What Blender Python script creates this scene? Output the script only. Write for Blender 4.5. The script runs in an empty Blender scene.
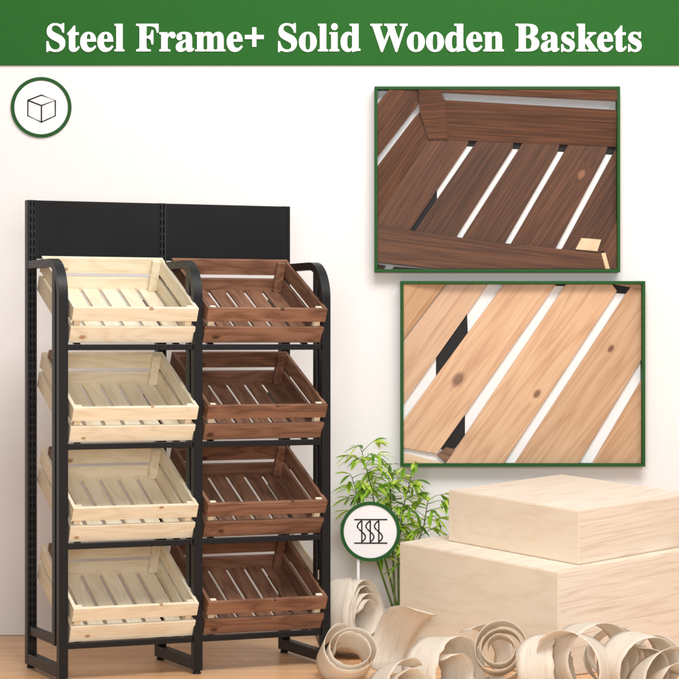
import bpy, bmesh, math, random
from mathutils import Vector, Matrix
random.seed(7)
S = bpy.context.scene
COL = S.collection
F, CZ, PC = 2300.0, 1.1017, 339.5          # focal length in photo pixels, camera height

def P(px, py, d):
    return Vector(((px - PC) / F * d, d, CZ - (py - PC) / F * d))

# ------------------------------------------------------------------ helpers
def link(name, me, mat=None, parent=None):
    o = bpy.data.objects.new(name, me)
    COL.objects.link(o)
    if mat is not None:
        me.materials.append(mat)
    if parent is not None:
        o.parent = parent
    return o

def from_bm(name, bm, mat, parent=None, smooth=False):
    me = bpy.data.meshes.new(name)
    bmesh.ops.recalc_face_normals(bm, faces=bm.faces)
    bm.to_mesh(me); bm.free()
    if smooth:
        for p in me.polygons: p.use_smooth = True
    return link(name, me, mat, parent)

def box(bm, x0, x1, y0, y1, z0, z1, bev=0.0):
    vs = [bm.verts.new((x, y, z)) for x in (x0, x1) for y in (y0, y1) for z in (z0, z1)]
    fs = [(0, 1, 3, 2), (4, 6, 7, 5), (0, 4, 5, 1), (2, 3, 7, 6), (0, 2, 6, 4), (1, 5, 7, 3)]
    fl = [bm.faces.new([vs[i] for i in f]) for f in fs]
    if bev:
        es = set(e for f in fl for e in f.edges)
        bmesh.ops.bevel(bm, geom=list(es), offset=bev, segments=2, profile=0.5, affect='EDGES')

def box_obj(name, b, mat, parent=None, bev=0.0):
    """a box whose object origin is its own centre, so wood grain follows each board"""
    x0, x1, y0, y1, z0, z1 = b
    cx, cy, cz = (x0 + x1) / 2, (y0 + y1) / 2, (z0 + z1) / 2
    bm = bmesh.new()
    box(bm, x0 - cx, x1 - cx, y0 - cy, y1 - cy, z0 - cz, z1 - cz, bev)
    o = from_bm(name, bm, mat, parent)
    o.location = (cx, cy, cz)
    return o

def empty(name, loc=(0, 0, 0), rot=(0, 0, 0)):
    o = bpy.data.objects.new(name, None)
    COL.objects.link(o)
    o.location = loc; o.rotation_euler = rot
    o.empty_display_size = 0.1
    return o

def tag(o, label, cat=None, group=None, kind=None):
    o["label"] = label
    if cat: o["category"] = cat
    if group: o["group"] = group
    if kind: o["kind"] = kind
    return o

def cyl(bm, c, r, z0, z1, n=24, r2=None):
    r2 = r if r2 is None else r2
    a = [bm.verts.new((c[0] + r * math.cos(2 * math.pi * i / n), c[1] + r * math.sin(2 * math.pi * i / n), z0)) for i in range(n)]
    b = [bm.verts.new((c[0] + r2 * math.cos(2 * math.pi * i / n), c[1] + r2 * math.sin(2 * math.pi * i / n), z1)) for i in range(n)]
    for i in range(n):
        bm.faces.new((a[i], a[(i + 1) % n], b[(i + 1) % n], b[i]))
    bm.faces.new(a[::-1]); bm.faces.new(b)

def tube(bm, pts, r0, r1, n=8):
    rings = []
    for i, p in enumerate(pts):
        d = (pts[min(i + 1, len(pts) - 1)] - pts[max(i - 1, 0)]).normalized()
        u = d.orthogonal().normalized(); v = d.cross(u)
        r = r0 + (r1 - r0) * i / (len(pts) - 1)
        rings.append([bm.verts.new(p + (u * math.cos(2 * math.pi * k / n) + v * math.sin(2 * math.pi * k / n)) * r) for k in range(n)])
    for a, b in zip(rings, rings[1:]):
        for k in range(n):
            bm.faces.new((a[k], a[(k + 1) % n], b[(k + 1) % n], b[k]))
    bm.faces.new(rings[0][::-1]); bm.faces.new(rings[-1])

# ------------------------------------------------------------------ materials
class NT:
    def __init__(s, name):
        s.m = bpy.data.materials.new(name); s.m.use_nodes = True
        s.t = s.m.node_tree; s.b = s.t.nodes["Principled BSDF"]
    def n(s, typ, **kw):
        x = s.t.nodes.new(typ)
        for k, v in kw.items(): setattr(x, k, v)
        return x
    def l(s, a, b): s.t.links.new(a, b)
    def math(s, op, a, b=None):
        x = s.n('ShaderNodeMath', operation=op)
        for i, v in enumerate((a, b)):
            if v is None: continue
            if isinstance(v, (int, float)): x.inputs[i].default_value = v
            else: s.l(v, x.inputs[i])
        return x.outputs[0]
    def ramp(s, fac, stops):
        r = s.n('ShaderNodeValToRGB'); e = r.color_ramp.elements
        while len(e) < len(stops): e.new(0.5)
        for el, (p, c) in zip(e, stops):
            el.position = p; el.color = (*c, 1)
        s.l(fac, r.inputs[0]); return r.outputs[0]
    def mix(s, fac, a, b, mode='MIX'):
        x = s.n('ShaderNodeMix', data_type='RGBA', blend_type=mode)
        for sock, v in ((x.inputs[0], fac), (x.inputs[6], a), (x.inputs[7], b)):
            if isinstance(v, tuple): sock.default_value = (*v, 1)
            elif isinstance(v, (int, float)): sock.default_value = v
            else: s.l(v, sock)
        return x.outputs[2]

def wood(name, light, mid, dark, axis='X', rough=0.55, ring=9.0, contrast=1.0, knotcol=(0.2, 0.08, 0.03), vary=0.25, rnd=True, fine=1.0, along=1.0):
    """boards with long grain along one local axis; an object's own 'knot' property (u, v, radius) sets one knot"""
    t = NT(name)
    tc = t.n('ShaderNodeTexCoord'); oi = t.n('ShaderNodeObjectInfo')
    off = t.n('ShaderNodeCombineXYZ')
    if rnd:
        t.l(t.math('MULTIPLY', oi.outputs['Random'], 17.0), off.inputs[0])
        t.l(t.math('MULTIPLY', oi.outputs['Random'], 5.3), off.inputs[1])
        t.l(t.math('MULTIPLY', oi.outputs['Random'], 3.1), off.inputs[2])
    # knot
    at = t.n('ShaderNodeAttribute', attribute_type='OBJECT', attribute_name='knot')
    sx = t.n('ShaderNodeSeparateXYZ'); t.l(at.outputs['Vector'], sx.inputs[0])
    so = t.n('ShaderNodeSeparateXYZ'); t.l(tc.outputs['Object'], so.inputs[0])
    ax = {'X': (0, 2), 'Y': (1, 0)}[axis]
    du = t.math('SUBTRACT', so.outputs[ax[0]], sx.outputs[0]); dv = t.math('SUBTRACT', so.outputs[ax[1]], sx.outputs[1])
    du2 = t.math('MULTIPLY', du, 0.62)
    dd = t.math('SQRT', t.math('ADD', t.math('MULTIPLY', du2, du2), t.math('MULTIPLY', dv, dv)))
    rel = t.math('DIVIDE', dd, t.math('MAXIMUM', sx.outputs[2], 1e-5))           # 1 at the knot's rim
    bend = t.math('MULTIPLY', t.math('DIVIDE', 1.0, t.math('ADD', 1.0, t.math('MULTIPLY', rel, rel))), 0.02)
    bc = t.n('ShaderNodeCombineXYZ')
    for i in range(3):
        if i != ax[0]: t.l(bend, bc.inputs[i])
    v0 = t.n('ShaderNodeVectorMath', operation='ADD'); t.l(tc.outputs['Object'], v0.inputs[0]); t.l(bc.outputs[0], v0.inputs[1])
    add = t.n('ShaderNodeVectorMath', operation='ADD'); t.l(v0.outputs[0], add.inputs[0]); t.l(off.outputs[0], add.inputs[1])
    def mapped(sc):
        mp = t.n('ShaderNodeMapping')
        mp.inputs['Scale'].default_value = (sc[0], sc[1], sc[1]) if axis == 'X' else (sc[1], sc[0], sc[1])
        t.l(add.outputs[0], mp.inputs[0]); return mp.outputs[0]
    n1 = t.n('ShaderNodeTexNoise'); n1.inputs['Scale'].default_value = 1; n1.inputs['Detail'].default_value = 3
    t.l(mapped((1.6 * along, ring)), n1.inputs['Vector'])
    rings = t.math('FRACT', t.math('MULTIPLY', n1.outputs[0], 9.0))
    rg = t.math('POWER', t.math('ABSOLUTE', t.math('SUBTRACT', t.math('MULTIPLY', rings, 2.0), 1.0)), 1.6)
    n2 = t.n('ShaderNodeTexNoise'); n2.inputs['Scale'].default_value = 1; n2.inputs['Detail'].default_value = 5; n2.inputs['Roughness'].default_value = 0.65
    t.l(mapped((5 * along, 230)), n2.inputs['Vector'])
    n3 = t.n('ShaderNodeTexNoise'); n3.inputs['Scale'].default_value = 1; n3.inputs['Detail'].default_value = 2
    t.l(mapped((2.2 * along, 11)), n3.inputs['Vector'])
    g = t.math('ADD', t.math('MULTIPLY', rg, 0.42), t.math('ADD', t.math('MULTIPLY', t.math('SUBTRACT', n2.outputs[0], 0.5), 1.1 * fine), t.math('MULTIPLY', n3.outputs[0], 0.6)))
    g = t.math('ADD', t.math('MULTIPLY', t.math('SUBTRACT', g, 0.5), contrast), 0.5)
    c = t.ramp(g, [(0.12, light), (0.5, mid), (0.95, dark)])
    if rnd:
        val = t.math('ADD', 1.0 - vary / 2, t.math('MULTIPLY', t.math('FRACT', t.math('MULTIPLY', oi.outputs['Random'], 37.7)), vary))
        hs = t.n('ShaderNodeHueSaturation'); t.l(val, hs.inputs['Value']); t.l(c, hs.inputs['Color']); c = hs.outputs[0]
    kf = t.n('ShaderNodeMapRange'); kf.inputs[1].default_value = 1.15; kf.inputs[2].default_value = 0.55
    t.l(rel, kf.inputs[0])
    c = t.mix(t.math('MULTIPLY', kf.outputs[0], 0.85), c, knotcol)
    t.l(c, t.b.inputs['Base Color'])
    t.b.inputs['Roughness'].default_value = rough
    t.b.inputs['Specular IOR Level'].default_value = 0.3
    bp = t.n('ShaderNodeBump'); bp.inputs['Strength'].default_value = 0.25; bp.inputs['Distance'].default_value = 0.002
    t.l(n2.outputs[0], bp.inputs['Height']); t.l(bp.outputs[0], t.b.inputs['Normal'])
    return t.m

def plain(name, col, rough=0.5, spec=0.5, noise=0.0, nscale=60, metal=0.0):
    t = NT(name)
    t.b.inputs['Base Color'].default_value = (*col, 1)
    t.b.inputs['Roughness'].default_value = rough
    t.b.inputs['Specular IOR Level'].default_value = spec
    t.b.inputs['Metallic'].default_value = metal
    if noise:
        tc = t.n('ShaderNodeTexCoord'); n = t.n('ShaderNodeTexNoise')
        n.inputs['Scale'].default_value = nscale; n.inputs['Detail'].default_value = 4
        t.l(tc.outputs['Object'], n.inputs['Vector'])
        c = t.ramp(n.outputs[0], [(0.3, tuple(x * (1 - noise) for x in col)), (0.7, tuple(min(1, x * (1 + noise)) for x in col))])
        t.l(c, t.b.inputs['Base Color'])
        r = t.math('ADD', rough - 0.06, t.math('MULTIPLY', n.outputs[0], 0.12)); t.l(r, t.b.inputs['Roughness'])
        bp = t.n('ShaderNodeBump'); bp.inputs['Strength'].default_value = 0.08; bp.inputs['Distance'].default_value = 0.001
        t.l(n.outputs[0], bp.inputs['Height']); t.l(bp.outputs[0], t.b.inputs['Normal'])
    return t.m

PINE = dict(light=(0.82, 0.75, 0.605), mid=(0.76, 0.67, 0.505), dark=(0.63, 0.51, 0.34), knotcol=(0.36, 0.18, 0.07), vary=0.14, contrast=0.75)
BROWN = dict(light=(0.300, 0.155, 0.095), mid=(0.205, 0.098, 0.057), dark=(0.100, 0.045, 0.026), knotcol=(0.05, 0.018, 0.010), vary=0.35, contrast=0.95)
M = {
    'pine_x': wood('pine_along', axis='X', **PINE), 'pine_y': wood('pine_deep', axis='Y', **PINE),
    'brown_x': wood('stained_along', axis='X', **BROWN), 'brown_y': wood('stained_deep', axis='Y', **BROWN),
    'steel': plain('black_powder_coat', (0.0065, 0.0068, 0.0078), 0.42, 0.32, 0.15, 220),
    'header': plain('black_satin_sheet', (0.005, 0.005, 0.0055), 0.30, 0.35, 0.02, 6),
    'slot': plain('slot_black', (0.002, 0.002, 0.002), 0.9, 0.1),
    'foot': plain('black_rubber', (0.008, 0.008, 0.008), 0.7, 0.3),
    'wall': plain('wall_paint', (0.82, 0.805, 0.805), 0.85, 0.2, 0.012, 25),
    'green': plain('green_board', (0.024, 0.122, 0.024), 0.7, 0.05, 0.03, 90),
    'greenf': plain('green_frame', (0.017, 0.085, 0.019), 0.55, 0.15, 0.05, 90),
    'white': plain('white_lettering', (0.92, 0.92, 0.92), 0.6, 0.2),
    'disc': plain('pale_disc', (0.83, 0.82, 0.83), 0.7, 0.2),
    'ink': plain('black_ink', (0.008, 0.008, 0.010), 0.7, 0.2),
    'backing': plain('white_backing', (0.80, 0.80, 0.81), 0.7, 0.2),
    'gap_black': plain('gap_strip_black', (0.008, 0.008, 0.009), 0.6, 0.3),  # flat black for the thin strips set behind the slat gaps
    'dk': wood('dark_stained_board', (0.155, 0.061, 0.027), (0.085, 0.031, 0.0125), (0.030, 0.0095, 0.0042), 'X', 0.5, 26, 0.7, (0.27, 0.12, 0.05), 0.35, fine=1.6, along=.45),
    'tan': wood('tan_pine_board', (0.62, 0.405, 0.25), (0.53, 0.315, 0.178), (0.39, 0.20, 0.10), 'X', 0.30, 9, 0.85, (0.13, 0.045, 0.015), 0.3, along=.5),
    'palewood': wood('pale_block_side', (0.85, 0.76, 0.65), (0.80, 0.69, 0.57), (0.66, 0.52, 0.40), 'X', 0.6, 14, 0.8, rnd=True, vary=0.04, fine=1.5, along=.6),
    'paleend': wood('pale_block_end', (0.84, 0.74, 0.60), (0.80, 0.68, 0.53), (0.71, 0.57, 0.42), 'Y', 0.65, 5, 0.6, rnd=True, vary=0.05),
    'paletip': wood('pale_batten', (0.80, 0.62, 0.42), (0.74, 0.53, 0.34), (0.6, 0.4, 0.22), 'X', 0.6, 8, 0.7),
}

def floor_mat():
    t = NT('oak_plank_floor')
    tc = t.n('ShaderNodeTexCoord')
    br = t.n('ShaderNodeTexBrick'); br.offset = 0.37; br.squash = 1
    for k, v in (('Color1', (0.2, 0.2, 0.2, 1)), ('Color2', (0.8, 0.8, 0.8, 1)), ('Mortar', (0.5, 0.5, 0.5, 1))): br.inputs[k].default_value = v
    br.inputs['Scale'].default_value = 1; br.inputs['Mortar Size'].default_value = 0.0012
    br.inputs['Brick Width'].default_value = 1.6; br.inputs['Row Height'].default_value = 0.14
    t.l(tc.outputs['Object'], br.inputs['Vector'])
    sh = t.n('ShaderNodeVectorMath', operation='MULTIPLY_ADD'); t.l(br.outputs['Color'], sh.inputs[0]); sh.inputs[1].default_value = (9, 5, 3); t.l(tc.outputs['Object'], sh.inputs[2])
    def nz(sc, det):
        mp = t.n('ShaderNodeMapping'); mp.inputs['Scale'].default_value = sc; t.l(sh.outputs[0], mp.inputs[0])
        n = t.n('ShaderNodeTexNoise'); n.inputs['Scale'].default_value = 1; n.inputs['Detail'].default_value = det; t.l(mp.outputs[0], n.inputs['Vector']); return n.outputs[0]
    a, b = nz((1.1, 14, 1), 4), nz((4, 120, 1), 5)
    g = t.math('ADD', t.math('MULTIPLY', a, 0.7), t.math('MULTIPLY', b, 0.35))
    sp = t.n('ShaderNodeSeparateColor'); t.l(br.outputs['Color'], sp.inputs[0])
    g = t.math('ADD', g, t.math('MULTIPLY', t.math('SUBTRACT', sp.outputs[0], 0.5), 0.22))
    c = t.ramp(g, [(0.3, (0.86, 0.58, 0.35)), (0.52, (0.77, 0.435, 0.215)), (0.75, (0.54, 0.28, 0.135))])
    c = t.mix(t.math('MULTIPLY', br.outputs['Fac'], 0.55), c, (0.24, 0.12, 0.06))
    t.l(c, t.b.inputs['Base Color'])
    t.l(t.math('ADD', 0.24, t.math('MULTIPLY', b, 0.2)), t.b.inputs['Roughness'])
    t.b.inputs['Specular IOR Level'].default_value = 0.4
    return t.m
M['floor'] = floor_mat()

def shaving_mat():
    t = NT('thin_wood_shaving')
    tc = t.n('ShaderNodeTexCoord'); mp = t.n('ShaderNodeMapping'); mp.inputs['Scale'].default_value = (2.5, 38, 1)
    t.l(tc.outputs['UV'], mp.inputs[0])
    n = t.n('ShaderNodeTexNoise'); n.inputs['Scale'].default_value = 1; n.inputs['Detail'].default_value = 5; n.inputs['Distortion'].default_value = 0.6
    t.l(mp.outputs[0], n.inputs['Vector'])
    c = t.ramp(n.outputs[0], [(0.25, (0.91, 0.86, 0.78)), (0.55, (0.87, 0.80, 0.70)), (0.8, (0.74, 0.62, 0.48))])
    t.l(c, t.b.inputs['Base Color']); t.b.inputs['Roughness'].default_value = 0.6; t.b.inputs['Specular IOR Level'].default_value = 0.25
    tr = t.n('ShaderNodeBsdfTranslucent'); t.l(c, tr.inputs[0])
    mx = t.n('ShaderNodeMixShader'); mx.inputs[0].default_value = 0.38
    t.l(t.b.outputs[0], mx.inputs[1]); t.l(tr.outputs[0], mx.inputs[2])
    out = t.t.nodes['Material Output']; t.l(mx.outputs[0], out.inputs[0])
    bp = t.n('ShaderNodeBump'); bp.inputs['Strength'].default_value = 0.3; bp.inputs['Distance'].default_value = 0.002
    t.l(n.outputs[0], bp.inputs['Height']); t.l(bp.outputs[0], t.b.inputs['Normal'])
    return t.m
M['shaving'] = shaving_mat()

def leaf_mat():
    t = NT('bamboo_leaf')
    g = t.n('ShaderNodeNewGeometry')
    c = t.ramp(g.outputs['Random Per Island'], [(0.0, (0.05, 0.15, 0.014)), (0.22, (0.22, 0.46, 0.025)), (0.6, (0.48, 0.70, 0.05)), (1.0, (0.70, 0.80, 0.18))])
    t.l(c, t.b.inputs['Base Color']); t.b.inputs['Roughness'].default_value = 0.4
    tr = t.n('ShaderNodeBsdfTranslucent'); t.l(c, tr.inputs[0])
    mx = t.n('ShaderNodeMixShader'); mx.inputs[0].default_value = 0.3
    t.l(t.b.outputs[0], mx.inputs[1]); t.l(tr.outputs[0], mx.inputs[2]); t.l(mx.outputs[0], t.t.nodes['Material Output'].inputs[0])
    return t.m
M['leaf'] = leaf_mat()
M['stem'] = plain('bamboo_stem', (0.10, 0.16, 0.03), 0.5, 0.4, 0.3, 40)
M['pot'] = plain('white_pot', (0.75, 0.73, 0.70), 0.5, 0.4, 0.03, 30)

# ------------------------------------------------------------------ setting
WALL_Y = 8.56
def grid_sheet(name, corners, mat):
    bm = bmesh.new(); vs = [bm.verts.new(c) for c in corners]; bm.faces.new(vs)
    me = bpy.data.meshes.new(name); bm.to_mesh(me); bm.free()
    return link(name, me, mat)
fl = grid_sheet('floor', [(-5, 1.5, 0), (5, 1.5, 0), (5, WALL_Y + .02, 0), (-5, WALL_Y + .02, 0)], M['floor'])
tag(fl, 'pale oak plank floor under the rack', kind='structure')
bm = bmesh.new(); box(bm, -5, 5, WALL_Y, WALL_Y + .1, 0.002, 4.0)
wl = from_bm('wall', bm, M['wall']); tag(wl, 'plain white painted wall behind the rack', kind='structure')

# ------------------------------------------------------------------ the rack
PITCH, D, H = 0.46, 0.36, 1.5697
YAW = math.radians(23.8255)
RACK = Vector((-0.8911, 7.3947, 0))
TW = 0.031
rack = empty('display_rack', RACK, (0, 0, YAW))
tag(rack, 'tall black steel display rack with four tiers and two header panels holding the crates', 'display rack')

def sweep_rect(bm, path, w, t):
    """path of (y, z) points in the side plane, a bar w wide along x and t thick"""
    rings = []
    for i, (y, z) in enumerate(path):
        a = Vector(path[max(i - 1, 0)]); b = Vector(path[min(i + 1, len(path) - 1)])
        d = (b - a).normalized(); n = Vector((-d.y, d.x))
        o = Vector((y, z)); p, q = o + n * t / 2, o - n * t / 2
        rings.append([bm.verts.new(c) for c in ((-w / 2, p.x, p.y), (w / 2, p.x, p.y), (w / 2, q.x, q.y), (-w / 2, q.x, q.y))])
    for a, b in zip(rings, rings[1:]):
        for k in range(4): bm.faces.new((a[k], a[(k + 1) % 4], b[(k + 1) % 4], b[k]))
    bm.faces.new(rings[0][::-1]); bm.faces.new(rings[-1])

for k in range(3):
    X = k * PITCH
    # tall slotted upright
    up = box_obj('upright', (X - .0165, X + .0165, D - .017, D + .017, .012, H), M['steel'], rack, 0.002)
    bm = bmesh.new()
    z = H - .018
    while z > .08:
        for sx in (-.006, .006):
            box(bm, sx - .0022, sx + .0022, -.0175, -.0165, z - .011 - H / 2, z + .007 - H / 2)
        z -= .026
    st = from_bm('slot_strip', bm, M['slot'], up)
    # bent front post with its arm
    path = [(0, .012), (0, .4), (0, .8), (0, 1.24)]
    for i in range(1, 33):
        a = math.pi / 2 * i / 32
        path.append((.105 - .105 * math.cos(a), 1.24 + .112 * math.sin(a)))
    path.append((D - .0172, 1.352))
    bm = bmesh.new(); sweep_rect(bm, path, TW, .026)
    bmesh.ops.bevel(bm, geom=[e for e in bm.edges if abs(e.verts[0].co.x - e.verts[1].co.x) < 1e-6 and e.calc_face_angle(0) > 1.0], offset=.003, segments=2, affect='EDGES')
    fp = from_bm('front_post', bm, M['steel'], rack); fp.location = (X, 0, 0)
    box_obj('base_rail', (X - .016, X + .016, .0152, D - .0172, .014, .050), M['steel'], rack, .002)
    box_obj('inner_post', (X - .015, X + .015, .036, .068, .112, 1.33), M['steel'], rack, .002)
    box_obj('side_bar', (X - .010, X + .010, .0682, D - .0172, .112, .142), M['steel'], rack, .002)
    for y in (0, D):
        bm = bmesh.new(); cyl(bm, (0, 0), .014, .0005, .0118, 20, .011)
        ft = from_bm('foot', bm, M['foot'], rack); ft.location = (X, y, 0)
RP = 0.3205
for c in range(2):
    x0 = c * PITCH + .0172; x1 = (c + 1) * PITCH - .0172
    y1 = c * PITCH + (.0145 if c == 0 else .0095); y2 = (c + 1) * PITCH - (.0095 if c == 0 else -.0045)
    hp = box_obj('header_panel', (y1, y2, D - .0215, D - .0176, 1.372, H - .001), M['header'], rack, .0015)
    for r in range(4):
        zt = 1.086 - RP * r
        box_obj('shelf_rail', (x0, x1, -.010, .012, zt - .019, zt), M['steel'], rack, .0015)
        for sx in (.06, PITCH - .06):           # sloping bearer under each crate
            bm = bmesh.new()
            sweep_rect(bm, [(.014, zt - .010), (D - .019, zt - .010 + (D - .033) * math.tan(.4597))], .02, .008)
            br = from_bm('crate_bearer', bm, M['steel'], rack); br.location = (c * PITCH + sx, 0, 0)

# ------------------------------------------------------------------ crates
CW, CL, CH, CT = .4265, .401, .1256, .4597
TH = .012
def make_crate(kind, name):
    root = empty(name)
    mx, my = M[kind + '_x'], M[kind + '_y']
    B = 0.0012
    def pc(n, b, m, knot=None):
        o = box_obj(n, b, m, root, B)
        if knot: o['knot'] = knot
        return o
    # local: x width, y slope (front 0), z out of the floor
    pc('front_rail', (0, CW, 0, TH, 0, .057), mx, (-.170, -.008, .0085))
    pc('front_rail', (0, CW, 0, TH, .078, CH), mx, (.05, .021, .006))
    pc('back_rail', (0, CW, CL - TH, CL, 0, .053), mx)
    pc('back_rail', (0, CW, CL - TH, CL, .069, CH), mx, (-.13, -.015, .008))
    for a, b in ((0, TH), (CW - TH, CW)):
        pc('side_rail', (a, b, TH + .0002, CL - TH - .0002, 0, .057), my)
        pc('side_rail', (a, b, TH + .0002, CL - TH - .0002, .073, CH), my)
        s = 1 if a == 0 else -1
        ia = b if a == 0 else a
        for v in (TH + .0003, CL - TH - .0183):
            w = .030 if v > .1 else .022
            lo, hi = sorted((ia + s * .0003, ia + s * w))
            pc('corner_batten', (lo, hi, v, v + .018, .0125, CH - .003), M['pine_y'] if (kind == 'brown' and v < .1) else my)
    iw = CW - 2 * TH - .002
    p = iw / 6
    for i in range(6):
        u = TH + .001 + p * i
        pc('bottom_slat', (u + .0068, u + p - .0068, TH + .0004, CL - TH - .0004, .002, .0115), my, (0.012, .09, .007) if i == 3 and kind == 'pine' else None)
    return root

def copy_thing(o):
    c = o.copy(); COL.objects.link(c)
    for ch in o.children:
        d = ch.copy(); COL.objects.link(d); d.parent = c
    return c

ROWS = ['top', 'second', 'third', 'bottom']
RM = Matrix.Translation(RACK) @ Matrix.Rotation(YAW, 4, 'Z')
X0, Y0, Z1, PZ = .0221, .0043, 1.0909, .3215
for c, (kind, name, txt) in enumerate((('pine', 'wooden_crate', 'pale natural pine slatted crate'), ('brown', 'wooden_crate', 'dark brown stained slatted crate'))):
    proto = make_crate(kind, name)
    for r in range(4):
        o = proto if r == 0 else copy_thing(proto)
        w = RM @ Vector((X0 + PITCH * c, Y0, Z1 - PZ * r))
        o.matrix_world = Matrix.Translation(w) @ Matrix.Rotation(YAW, 4, 'Z') @ Matrix.Rotation(CT, 4, 'X')
        if r:
            o.matrix_world = o.matrix_world @ Matrix.Translation((random.uniform(-.001, .001), random.uniform(-.002, .001), random.uniform(0, .001)))
            for ch in o.children:
                if 'knot' in ch: ch['knot'] = (ch['knot'][0] + random.uniform(-.03, .05), ch['knot'][1] + random.uniform(-.006, .006), ch['knot'][2] * random.uniform(.6, 1.2))
        tag(o, '%s on the %s tier of the rack, %s column' % (txt, ROWS[r], ('left' if c == 0 else 'right')), 'crate', 'crates tilted on the rack')

# loose boards seen beside the crates
def crate_local(c, r):
    w = RM @ Vector((X0 + PITCH * c, Y0, Z1 - PZ * r))
    return Matrix.Translation(w) @ Matrix.Rotation(YAW, 4, 'Z') @ Matrix.Rotation(CT, 4, 'X')
for r in (1, 2, 3):
    bm = bmesh.new(); box(bm, -.005, .005, -.068, .068, -.03, .03, .001)
    o = from_bm('loose_slat', bm, M['brown_y'])
    o.matrix_world = crate_local(0, r) @ Matrix.Translation((.0175, .300, .121))
    tag(o, 'reddish brown loose slat poking up at the back left of the %s pale crate' % ROWS[r], 'slat', 'loose slats by the crates')
bm = bmesh.new(); box(bm, -.004, .004, -.135, .135, -.028, .028, .001)
o = from_bm('loose_slat', bm, M['pine_y'])
o.matrix_world = crate_local(1, 3) @ Matrix.Translation((CW + .0052, .235, .132))
tag(o, 'pale loose slat leaning beside the bottom dark brown crate at the right post', 'slat', 'loose slats by the crates')

# ------------------------------------------------------------------ lettering (bold serif letters of the built-in font set)
def bold(s):
    out = ''
    for ch in s:
        if 'A' <= ch <= 'Z': out += chr(0x1D400 + ord(ch) - 65)
        elif 'a' <= ch <= 'z': out += chr(0x1D41A + ord(ch) - 97)
        else: out += ch
    return out

def text_mesh(name, s, size, mat, extrude, offset=0.0, space=1.0):
    cu = bpy.data.curves.new(name, 'FONT'); cu.body = bold(s); cu.size = size
    cu.extrude = extrude; cu.offset = offset; cu.space_character = space; cu.resolution_u = 4
    tmp = bpy.data.objects.new(name, cu); COL.objects.link(tmp)
    bpy.context.view_layer.update()
    me = bpy.data.meshes.new_from_object(tmp.evaluated_get(bpy.context.evaluated_depsgraph_get()))
    me.name = name
    bpy.data.objects.remove(tmp); bpy.data.curves.remove(cu)
    return me

def place_text(name, s, px0, px1, py_top, py_base, d, mat, parent=None, extrude=.002, offset=0.0):
    """letters stretched to a measured width and cap height on a board at distance d"""
    me = text_mesh(name, s, 1.0, mat, 0.0, offset)
    xs = [v.co.x for v in me.vertices]; ys = [v.co.y for v in me.vertices]
    me2 = text_mesh(name, s, 1.0, mat, 0.02, offset)
    sc = d / F
    kx = (px1 - px0) * sc / (max(xs) - min(xs)); ky = (py_base - py_top) * sc / 0.70
    x0 = min(xs)
    a = P(px0, py_base, d)
    for v in me2.vertices:
        x, y, z = v.co
        v.co = ((x - x0) * kx + a.x, a.y - z / 0.02 * extrude - extrude, y * ky + a.z)
    bpy.data.meshes.remove(me)
    return link(name, me2, mat, parent)

def world_parent(child, root):
    child.parent = root
    child.matrix_parent_inverse = Matrix.Translation(root.location).inverted()

# ------------------------------------------------------------------ green sign board
SB = WALL_Y - .010
sign = empty('sign_board', (0, SB, P(339, 66, SB).z))
tag(sign, 'long green sign board with white serif lettering fixed across the top of the wall', 'sign')
zb = P(0, 65.3, SB).z
o = box_obj('board', (-1.30, 1.30, SB, WALL_Y - .001, zb, zb + .30), M['green'], None, .002); world_parent(o, sign)
o = place_text('lettering', 'Steel Frame+ Solid Wooden Baskets', 46.5, 641.5, 23.5, 51.0, SB - .0003, M['white'], None, .002, .012); world_parent(o, sign)

# ------------------------------------------------------------------ round badges
def ring_bm(r0, r1, t, n=72):
    bm = bmesh.new(); R = []
    for k in range(n):
        a = 2 * math.pi * k / n; cs, sn = math.cos(a), math.sin(a)
        R.append([bm.verts.new((r * cs, y, r * sn)) for r, y in ((r0, 0), (r1, 0), (r1, -t), (r0, -t))])
    for k in range(n):
        a, b = R[k], R[(k + 1) % n]
        for q in range(4): bm.faces.new((a[q], a[(q + 1) % 4], b[(q + 1) % 4], b[q]))
    return bm
def disc_bm(r, t, n=72):
    bm = bmesh.new()
    a = [bm.verts.new((r * math.cos(2 * math.pi * k / n), 0, r * math.sin(2 * math.pi * k / n))) for k in range(n)]
    b = [bm.verts.new((v.co.x, -t, v.co.z)) for v in a]
    bm.faces.new(a); bm.faces.new(b[::-1])
    for k in range(n): bm.faces.new((a[k], a[(k + 1) % n], b[(k + 1) % n], b[k]))
    return bm
def lines_obj(name, segs, sc, w, y, mat, parent):
    """thin raised lines; each chain of (x, z) points in pixels from the centre"""
    bm = bmesh.new()
    for j, ch in enumerate(segs):
        pts = [Vector((x * sc, y - .00004 * j, -z * sc)) for x, z in ch]
        tube(bm, pts, w * sc / 2, w * sc / 2, 6)
    return from_bm(name, bm, mat, parent)
def badge(px, py, rp, d, segs, name='round_badge'):
    sc = d / F
    r = empty(name, P(px, py, d))
    from_bm('ring', ring_bm((rp - 3.4) * sc, rp * sc, .007), M['greenf'], r)
    from_bm('disc', disc_bm((rp - 3.5) * sc, .004), M['disc'], r)
    lines_obj('emblem', segs, sc, 1.45, -.0042, M['ink'], r)
    return r
def arcx(x0, z0, z1, a, n=10):
    return [(x0 + a * math.sin(math.pi * i / n), z0 + (z1 - z0) * i / n) for i in range(n + 1)]
cube = [[(-13.3, -7), (0.3, -12.3), (14.2, -7), (0.3, -1.8), (-13.3, -7)], [(-13.3, -7), (-13.3, 8.3), (0.3, 14.8), (14.2, 8.3), (14.2, -7)], [(0.3, -1.8), (0.3, 14.8)]]
b1 = badge(41.3, 107.5, 30.3, WALL_Y - .001, cube)
tag(b1, 'round white badge with green rim and cube outline on the wall', 'badge')
coil = [[(-16, -12), (17, -12)], [(-16, 11.5), (17, 11.5)]]
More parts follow.
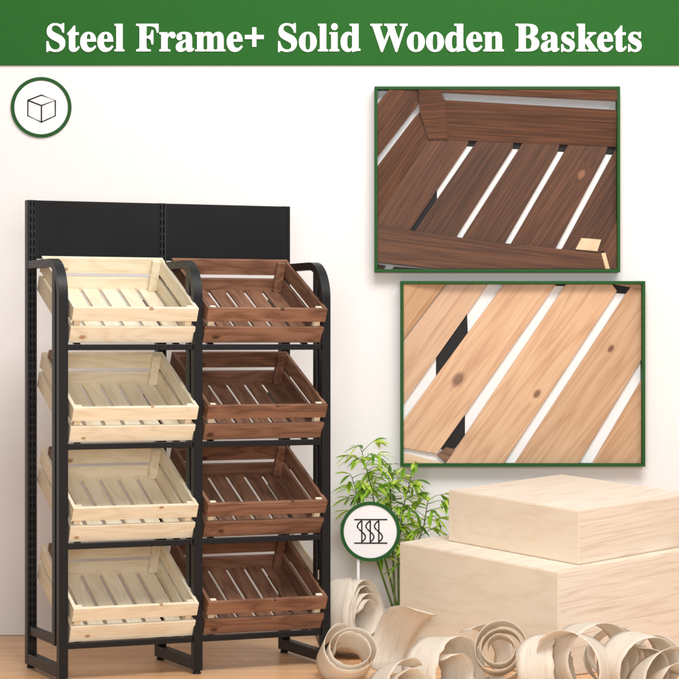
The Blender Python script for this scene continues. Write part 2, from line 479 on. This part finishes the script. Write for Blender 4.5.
for x in (-8.5, 0, 8.5):
    coil += [[(x, -11), (x, 10.6)], arcx(x, -11, 0, -4.4), arcx(x, 0, 10.6, 3.6)]

# ------------------------------------------------------------------ framed display boxes with real boards
def area_board(root, name, poly, d, th, ang, mat, knot=None):
    """a board of real thickness: outline in photo pixels, front face at distance d, grain turned by ang degrees"""
    pts = [P(x, y, d(x, y) if callable(d) else d) for x, y in poly]
    c = sum(pts, Vector()) / len(pts)
    a = math.radians(ang); R = Matrix.Rotation(-a, 4, 'Y')
    Ri = R.inverted()
    loc = [Ri @ (p - c) for p in pts]
    bm = bmesh.new()
    f = [bm.verts.new(p) for p in loc]; g = [bm.verts.new((p.x, p.y + th, p.z)) for p in loc]; fset = set(f)
    bm.faces.new(f); bm.faces.new(g[::-1]); n = len(f)
    for k in range(n): bm.faces.new((f[k], g[k], g[(k + 1) % n], f[(k + 1) % n]))
    bmesh.ops.recalc_face_normals(bm, faces=bm.faces)
    fr = [e for e in bm.edges if e.verts[0] in fset and e.verts[1] in fset]
    bmesh.ops.bevel(bm, geom=fr, offset=.0016, segments=2, affect='EDGES')
    o = from_bm(name, bm, mat)
    o.matrix_world = Matrix.Translation(c - root.location) @ R
    if knot:
        kp = Ri @ (P(knot[0], knot[1], c.y) - c); o['knot'] = (kp.x, kp.z, knot[2])
    o.parent = root
    return o

def display_box(x0, y0, x1, y1, bt=3.0):
    FD = WALL_Y - .066
    r = empty('display_box', P((x0 + x1) / 2, y1, FD))
    a = P(x0, y0, FD); b = P(x1, y1, FD); w = bt * FD / F
    def bar(bx):
        o = box_obj('frame_bar', bx, M['greenf'], None, .0012); world_parent(o, r)
    bar((a.x, b.x, FD, WALL_Y - .001, a.z - w, a.z)); bar((a.x, b.x, FD, WALL_Y - .001, b.z, b.z + w))
    bar((a.x, a.x + w, FD + .0003, WALL_Y - .001, b.z + w + .0002, a.z - w - .0002)); bar((b.x - w, b.x, FD + .0003, WALL_Y - .001, b.z + w + .0002, a.z - w - .0002))
    o = box_obj('backing_board', (a.x + w, b.x - w, WALL_Y - .0095, WALL_Y - .0015, b.z + w, a.z - w), M['backing'], None); world_parent(o, r)
    return r
E1 = display_box(374.5, 86.3, 620.3, 272.2)
tag(E1, 'green framed box on the wall holding the corner of a dark brown stained crate', 'display box', 'framed crate close-ups on the wall')
d0 = WALL_Y - .026; d1 = WALL_Y - .036; d2 = WALL_Y - .048
A = area_board
gt = 57
A(E1, 'floor_slat', [(402, 139), (469, 139), (467.7, 144.7), (411, 229), (409, 236), (377.5, 236), (377.5, 218)], d0, .013, gt, M['dk'])
A(E1, 'floor_slat', [(474.4, 144.7), (478, 139.2), (514, 140.5), (512.5, 148.7), (457.3, 235), (455, 242), (411, 242), (414.5, 232)], d0, .013, gt, M['dk'])
A(E1, 'floor_slat', [(519, 148.7), (524, 140.8), (560, 143), (557.6, 151.8), (505.9, 241), (503, 249), (458, 247), (464, 235)], d0, .013, gt, M['dk'])
A(E1, 'floor_slat', [(564.2, 151.8), (569, 143.5), (608, 146), (605.3, 154.9), (556.2, 246.8), (553, 254), (507, 250), (512.5, 241)], d0, .013, gt, M['dk'], (581.5, 174.5, .013))
A(E1, 'floor_slat', [(612.4, 154.9), (617.2, 147), (617.2, 222), (601, 258), (558, 254), (563.3, 246.8)], d0, .013, gt, M['dk'])
A(E1, 'gap_strip', [(462, 134), (617.2, 143), (617.2, 155), (462, 146)], d0 + .0146, .0003, 0, M['gap_black'])  # thin black strip behind the slats, showing in their gaps
A(E1, 'gap_strip', [(437, 190), (437, 200), (416, 231), (407, 235)], d0 + .0146, .0003, 57, M['gap_black'])
# the crate's walls stand up off its floor towards the room: their top edges are nearer than their feet
def back_d(x, y):
    f = 139 + (x - 426) * .042
    return d0 - .002 - .036 * max(0, (f - y) / 50)
def side_d(x, y):
    f = 143 + (426 - x) * 1.53
    return d0 - .002 - .034 * max(0, (f - y) / 95)
A(E1, 'back_rail', [(418, 89.6), (617.2, 89.6), (617.2, 101), (442, 92.4), (418, 91.2)], back_d, .012, -3, M['dk'])
A(E1, 'back_rail', [(418, 98.6), (444.7, 100), (617.2, 110), (617.2, 147), (475, 141), (428, 139)], back_d, .014, -3, M['dk'])
A(E1, 'corner_post', [(419, 89.6), (440, 89.6), (445, 101), (448, 139.3), (428.5, 139.3), (419.5, 112)], lambda x, y: back_d(x, y) - .007, .006, 4, M['dk'])
A(E1, 'side_rail', [(377.5, 104), (389, 89.6), (418.5, 89.6), (418.5, 104), (414, 109.7), (377.5, 157)], side_d, .012, 53, M['dk'])
A(E1, 'side_rail', [(377.5, 166), (414.4, 117.4), (419.5, 112), (428, 140), (377.5, 218)], side_d, .014, 55, M['dk'], (399, 191, .011))
A(E1, 'front_rail', [(377.5, 225), (414, 231), (490, 241.6), (601, 253.3), (605, 269), (437, 269), (377.5, 262.5)], WALL_Y - .056, .016, -7, M['dk'])
A(E1, 'rail_end', [(601.3, 253.3), (605.5, 252.5), (610, 269), (605.4, 269)], WALL_Y - .055, .014, -75, M['paletip'])
A(E1, 'side_rail', [(617.2, 220), (617.2, 269), (610.3, 269), (605.6, 252.3), (601, 250.5)], WALL_Y - .051, .014, 60, M['dk'])
A(E1, 'corner_block', [(581.5, 238), (601.3, 239.6), (597.4, 251.5), (575.5, 249.5)], d0 - .009, .008, 10, M['paletip'])
A(E1, 'lower_slat', [(377.5, 264.2), (386, 265.5), (384, 269), (377.5, 269)], d0, .012, 57, M['dk'])
A(E1, 'lower_slat', [(394, 266.5), (432, 269.3), (392, 269.3)], d0, .012, 57, M['dk'])

E2 = display_box(400.6, 281.0, 645.4, 466.6)
tag(E2, 'green framed box on the wall showing pale tan pine crate bottom boards', 'display box', 'framed crate close-ups on the wall')
T = M['tan']; gt = 54
A(E2, 'floor_slat', [(403.6, 341), (447, 284.1), (488, 284.1), (403.6, 404)], d0, .014, gt, T)
A(E2, 'side_rail', [(403.6, 284.1), (446, 284.1), (403.6, 339.5)], lambda x, y: d0 - .004 - .03 * max(0, (446 - x) * 1.307 + 284.1 - y) / 55, .016, gt, T)
A(E2, 'floor_slat', [(504, 284.1), (556, 284.1), (464, 416), (437, 454), (403.6, 448), (403.6, 420.5), (467, 334)], d0, .014, gt, T, (458, 379.4, .021))
A(E2, 'floor_slat', [(566, 284.1), (612, 284.1), (617, 291), (503.6, 463.5), (445, 463.5), (464.5, 436)], d0, .014, gt, T, (537, 394, .012))
A(E2, 'floor_slat', [(627, 292), (631, 287), (642.4, 290), (642.4, 358), (578.7, 463.5), (514.6, 463.5)], d0, .014, gt, T, (611, 348.8, .011))
A(E2, 'floor_slat', [(642.4, 378), (642.4, 463.5), (592, 463.5)], d0, .014, gt, T)
A(E2, 'back_rail', [(613.5, 284.1), (642.4, 284.1), (642.4, 289.5)], d1, .02, -12, T)
A(E2, 'front_rail', [(403.6, 453), (445, 463.5), (403.6, 463.5)], d1, .02, -14, M['paletip'])
A(E2, 'corner_block', [(437, 455), (446, 447), (456, 449.5), (446, 463)], d0 - .0005, .012, -14, M['brown_x'])
K = M['gap_black']
A(E2, 'gap_strip', [(467, 312), (468, 336), (436, 382), (436, 357)], d0 + .0146, .0003, gt, K)  # thin black strips, visible only through the gaps between boards
A(E2, 'gap_strip', [(465, 412), (465, 436), (452, 452), (440, 449)], d0 + .0146, .0003, gt, K)
A(E2, 'gap_strip', [(612, 284.1), (632, 287), (627, 294), (614, 293)], d0 + .0146, .0003, gt, K)
A(E2, 'gap_strip', [(554, 284.1), (568, 284.1), (566, 286), (553, 286)], d0 + .0146, .0003, gt, K)

# ------------------------------------------------------------------ stack of timber blocks
A1 = math.radians(48.6); PHI = math.radians(4.9)
BM = Matrix.Translation(P(579, 511, 7.60)) @ Matrix.Rotation(PHI, 4, 'X') @ Matrix.Rotation(math.pi / 2 - A1, 4, 'Z')
def timber(top_off, lx, ly, hgt, label):
    """a sawn block: lx along its right face, ly along its left face; with no height it is sawn level at the floor"""
    mw = BM @ Matrix.Translation(top_off)
    bm = bmesh.new()
    top = [bm.verts.new(c) for c in ((0, 0, 0), (lx, 0, 0), (lx, ly, 0), (0, ly, 0))]
    bot = []
    inv = mw.inverted()
    for v in top:
        if hgt: bot.append(bm.verts.new((v.co.x, v.co.y, -hgt)))
        else:
            w = mw @ v.co; w.z = .0008; bot.append(bm.verts.new(inv @ w))
    fs = [bm.faces.new(top), bm.faces.new(bot[::-1])] + [bm.faces.new((top[k], bot[k], bot[(k + 1) % 4], top[(k + 1) % 4])) for k in range(4)]
    bmesh.ops.bevel(bm, geom=list(bm.edges), offset=.0035, segments=2, affect='EDGES')
    o = from_bm('timber_block', bm, M['palewood']); o.data.materials.append(M['paleend'])
    for p in o.data.polygons:
        if abs(p.normal.x) > .9: p.material_index = 1
    o.matrix_world = mw
    return tag(o, label, 'timber block', 'stacked timber blocks')
timber((0, 0, 0), .58, .62, .181, 'pale sawn timber block lying on top of the larger block')
timber((-.145, -.045, -.1815), .64, .76, 0, 'larger pale timber block lying under the other, half hidden by wood shavings')

# ------------------------------------------------------------------ wood shavings
def ribbon(name, pts, wdir, w, label, th=.0014, rag=1.0):
    """a curled strip: centre line pts, strip width along wdir (Vector or list)"""
    bm = bmesh.new(); uvl = bm.loops.layers.uv.new('UVMap')
    rows = []; L = 0; e0 = e1 = 0
    for i, p in enumerate(pts):
        if i: L += (p - pts[i - 1]).length
        wd = wdir[i] if isinstance(wdir, list) else wdir
        wob = 1 + .04 * math.sin(i * .31) + random.uniform(-.025, .025)
        e0 = e0 * .6 + random.uniform(-.035, .035); e1 = e1 * .6 + random.uniform(-.035, .035)
        taper = min(1, .45 + .16 * min(i, len(pts) - 1 - i) + random.uniform(-.06, .06))
        rows.append(([bm.verts.new(p + wd * w * wob * taper * ((k / 6 - .5) + rag * (e0 if k == 0 else e1 if k == 6 else 0))) for k in range(7)], L))
    for (a, la), (b, lb) in zip(rows, rows[1:]):
        for k in range(6):
            f = bm.faces.new((a[k], a[k + 1], b[k + 1], b[k]))
            for lp, uv in zip(f.loops, ((la * 4, k / 6 * w * 4), (la * 4, (k + 1) / 6 * w * 4), (lb * 4, (k + 1) / 6 * w * 4), (lb * 4, k / 6 * w * 4))):
                lp[uvl].uv = uv
    low = min(v.co.z for v in bm.verts)
    for i, v in enumerate(bm.verts):
        if low > .02: v.co.z -= low - .003                  # let it down onto the floor
        elif v.co.z < .0012: v.co.z = .0012 + (i % 97) * 4e-6   # where it lies flat on the floor
    me = bpy.data.meshes.new(name); bm.to_mesh(me); bm.free()
    for p in me.polygons: p.use_smooth = True
    o = link(name, me, M['shaving'])
    md = o.modifiers.new('thickness', 'SOLIDIFY'); md.thickness = th; md.offset = 0
    tag(o, label, 'wood shaving', 'curled wood shavings on the floor')
    return o
def roll(c, r0, r1, turns, axis, w, label, ph=0, tail=0, squash=1.0, rag=1.0):
    """spiral roll around an axis (unit Vector)"""
    ax = axis.normalized(); up = Vector((0, 0, 1)); e1 = ax.cross(up).normalized(); e2 = e1.cross(ax).normalized()
    n = int(turns * 40); pts = []
    for i in range(n + 1):
        t = i / n; a = ph + 2 * math.pi * turns * t; r = r0 + (r1 - r0) * t ** 1.1
        r *= 1 + .04 * math.sin(2.3 * a)
        pts.append(c + e1 * r * math.cos(a) + e2 * r * squash * math.sin(a) + ax * .01 * math.sin(a * .8))
    if tail:
        d = (pts[-1] - pts[-2]).normalized()
        for k in range(1, 10): pts.append(pts[-1] + d * tail / 9)
    return ribbon('wood_shaving', pts, ax, w, label, rag=rag)
def V(x, y, z): return Vector((x, y, z))
SH = []
# tall roll at the left
c = P(350, 610, 8.0); SH.append(roll(c, .055, .148, 4.2, V(.86, -.52, .05), .15, 'tall tightly wound shaving roll standing nearest the rack', rag=.25))
c = P(348, 656, 7.45); SH.append(roll(c, .05, .10, 2.3, V(.25, -.75, .62), .11, 'low open shaving roll at the foot of the tall roll'))
c = P(500, 650, 7.32); SH.append(roll(c, .038, .098, 2.8, V(-.10, -.95, .30), .10, 'shaving rolled into a spiral facing the viewer below the timber blocks'))
def arch(p0, p1, p2, w, wdir, label, curl=0):
    pts = []
    n = 26
    for i in range(n + 1):
        t = i / n
        pts.append(p0 * (1 - t) ** 2 + p1 * 2 * t * (1 - t) + p2 * t * t)
    return ribbon('wood_shaving', pts, wdir.normalized(), w, label)
c = P(410, 645, 7.72); SH.append(roll(c, .12, .185, .66, V(.80, .35, -.25), .15, 'broad flat shaving bending down between the tall roll and the blocks', 1.3))
c = P(442, 676, 7.28); SH.append(roll(c, .065, .150, 1.55, V(.80, -.58, .10), .13, 'nested arched shavings bending over left of the spiral', .9))
c = P(402, 690, 7.14); SH.append(roll(c, .05, .095, 1.3, V(.55, -.75, .3), .12, 'small shaving curl at the front between the low roll and the arches', .5))
c = P(590, 662, 7.12); SH.append(roll(c, .09, .135, 1.15, V(.45, -.88, .1), .13, 'wide loose shaving loop in front of the block corner', 2.6))
c = P(548, 672, 7.15); SH.append(roll(c, .06, .12, 1.2, V(.9, -.35, .15), .12, 'open shaving curl right of the spiral', .4))
c = P(636, 668, 7.05); SH.append(roll(c, .07, .12, 1.4, V(.5, -.85, -.05), .12, 'shaving coil in the middle of the right hand pile', 1.4))
SH.append(arch(P(628, 640, 7.2), P(655, 590, 7.15), P(700, 680, 7.1), .10, V(.4, -.9, .2), 'long arched shaving bending over the right hand end of the pile'))
c = P(672, 690, 6.98); SH.append(roll(c, .06, .13, 1.3, V(.3, -.9, .3), .14, 'big pale shaving curl at the far right of the pile', 0))

rnd = random.Random(21)
bm = bmesh.new()
for i in range(420):
    x = rnd.gauss(.45, .38); y = 7.05 + abs(rnd.gauss(0, .42))
    if y > 8.3 or x < -.12 - (y - 7.4) * .0 or (x < .15 and y > 7.9): continue
    a = rnd.uniform(0, 6.28); l = rnd.uniform(.004, .016); w_ = l * rnd.uniform(.2, .5); z = .0008 + rnd.uniform(0, .0015)
    d = Vector((math.cos(a), math.sin(a), rnd.uniform(-.05, .25))); q = Vector((-math.sin(a), math.cos(a), 0))
    p = Vector((x, y, z))
    vs = [p - q * w_, p + q * w_, p + q * w_ * .8 + d * l, p - q * w_ * .6 + d * l * .8]
    for v in vs: v.z = max(.0008, v.z)
    top = [bm.verts.new(v + Vector((0, 0, .0008))) for v in vs]; bot = [bm.verts.new(v) for v in vs]
    bm.faces.new(top); bm.faces.new(bot[::-1])
    for k in range(4): bm.faces.new((top[k], bot[k], bot[(k + 1) % 4], top[(k + 1) % 4]))
ch = from_bm('wood_chips', bm, M['shaving'])
tag(ch, 'scatter of tiny pale wood chips and sawdust on the floor around the shavings', 'wood chips', kind='stuff')

c = P(478, 652, 7.45); roll(c, .08, .125, .9, V(.55, -.8, .25), .10, 'thin shaving arching just behind the spiral at its left', 1.0)
c = P(570, 668, 7.05); roll(c, .10, .135, .62, V(-.5, -.84, .2), .13, 'pale shaving hoop with a free end at the lower block corner', .3)
c = P(616, 648, 7.28); roll(c, .07, .10, 1.7, V(-.35, -.9, .25), .09, 'tight pale shaving coil tucked behind the coils at the right', 2.2)

# ------------------------------------------------------------------ bamboo plant
PB = Vector((P(394, 0, 8.37).x, 8.37, 0))
plant = empty('bamboo_plant', PB)
tag(plant, 'bright green leafy bamboo plant standing between the rack and the timber blocks', 'plant')
bm = bmesh.new(); cyl(bm, (0, 0), .055, .0005, .12, 32, .07)
from_bm('pot', bm, M['pot'], plant, False)
fb = bmesh.new()
def leaf(bm, base, dr, ln, wd):
    dr = dr.normalized(); side = dr.cross(Vector((0, 0, 1)))
    side = side.normalized() if side.length > .05 else Vector((1, 0, 0))
    side = (side + Vector((random.uniform(-.5, .5), random.uniform(-.5, .5), random.uniform(-.5, .5)))).normalized()
    nrm = side.cross(dr); rows = []
    for i in range(6):
        t = i / 5; p = base + dr * ln * t + Vector((0, 0, -1)) * ln * .28 * t * t
        w = wd * (math.sin(math.pi * min(1, t * .93 + .07)) ** .8) * .5
        rows.append((bm.verts.new(p - side * w + nrm * w * .35), bm.verts.new(p), bm.verts.new(p + side * w + nrm * w * .35)))
    for a, b in zip(rows, rows[1:]):
        bm.faces.new((a[0], a[1], b[1], b[0])); bm.faces.new((a[1], a[2], b[2], b[1]))
stems = [([(388, 600), (380, 540), (372, 490), (362, 452)], 1.0), ([(396, 600), (398, 545), (404, 505), (412, 472)], .9),
         ([(400, 600), (412, 560), (424, 525), (428, 500)], .8), ([(384, 600), (372, 545), (362, 510), (352, 478)], .8), ([(394, 600), (392, 530), (390, 490), (388, 468)], .8)]
for ch, dens in stems:
    pts3 = [Vector((0, 0, .11)) + Vector((random.uniform(-.02, .02), random.uniform(-.02, .02), 0))]
    dy = random.uniform(-.05, .05)
    for i, (x, y) in enumerate(ch[1:]):
        q = P(x, y, 8.37 + dy * (i + 1) / 3); pts3.append(q - PB)
    fine = []
    for i in range(len(pts3) - 1):
        for k in range(6): fine.append(pts3[i].lerp(pts3[i + 1], k / 6))
    fine.append(pts3[-1])
    bm = bmesh.new(); tube(bm, fine, .0045, .0015, 7)
    n = len(fine)
    for i in range(5, n):
        for q in range(int(1.9 * dens + random.random() * 1.6)):
            a = random.uniform(0, 2 * math.pi)
            tw = Vector((math.cos(a), math.sin(a), random.uniform(-.1, .6))) * random.uniform(.03, .085)
            e = fine[i] + tw
            tube(bm, [fine[i], fine[i] + tw * .5 + Vector((0, 0, .004)), e], .0014, .0007, 5)
            for _ in range(random.randint(3, 5)):
                b = a + random.uniform(-1.1, 1.1)
                leaf(fb, e - tw * random.uniform(0, .35), Vector((math.cos(b), math.sin(b), random.uniform(-.7, .45))), random.uniform(.042, .078), random.uniform(.011, .018))
    from_bm('stem', bm, M['stem'], plant, True)
me = bpy.data.meshes.new('foliage'); fb.to_mesh(me); fb.free()
link('foliage', me, M['leaf'], plant)

b2 = badge(370.3, 531.5, 30.0, 8.17, coil)
tag(b2, 'round white badge with green rim and wavy lines on a stake before bamboo', 'badge')
bm = bmesh.new(); zz = b2.location.z
box(bm, -.047, -.038, .0005, .006, -zz + .0005, -.07)
from_bm('stake', bm, M['disc'], b2)

# ------------------------------------------------------------------ camera
cam = bpy.data.cameras.new('camera'); co = bpy.data.objects.new('camera', cam); COL.objects.link(co)
co.location = (0, 0, CZ); co.rotation_euler = (math.pi / 2, 0, 0)
cam.sensor_width = 36; cam.lens = F / 679 * 36; cam.clip_end = 100
S.camera = co

# ------------------------------------------------------------------ light
w = bpy.data.worlds.new('World'); S.world = w; w.use_nodes = True
bg = w.node_tree.nodes['Background']; bg.inputs[0].default_value = (1.0, .985, .975, 1); bg.inputs[1].default_value = 0.34
def area(name, loc, target, sx, sy, power, col=(1, 1, 1)):
    l = bpy.data.lights.new(name, 'AREA'); l.shape = 'RECTANGLE'; l.size = sx; l.size_y = sy; l.energy = power; l.color = col
    o = bpy.data.objects.new(name, l); COL.objects.link(o); o.location = loc
    o.rotation_euler = (Vector(target) - Vector(loc)).to_track_quat('-Z', 'Y').to_euler()
    return o
area('key_softbox', (.8, 4.9, 4.2), (-.1, 7.9, .6), 2.4, 1.4, 165, (1, .985, .96))
area('wall_wash', (.3, 7.3, 3.6), (.3, 8.7, 1.6), 4.0, .5, 12)
area('right_softbox', (2.1, 5.5, 2.7), (.6, 8.0, .7), .9, .7, 16, (1, .975, .95))
area('front_fill', (-.1, 2.2, 1.5), (.0, 7.6, .7), 1.6, 1.1, 118, (1, .985, .965))

S.view_settings.view_transform = 'Standard'; S.view_settings.look = 'None'
S.view_settings.exposure = 0; S.view_settings.gamma = 1
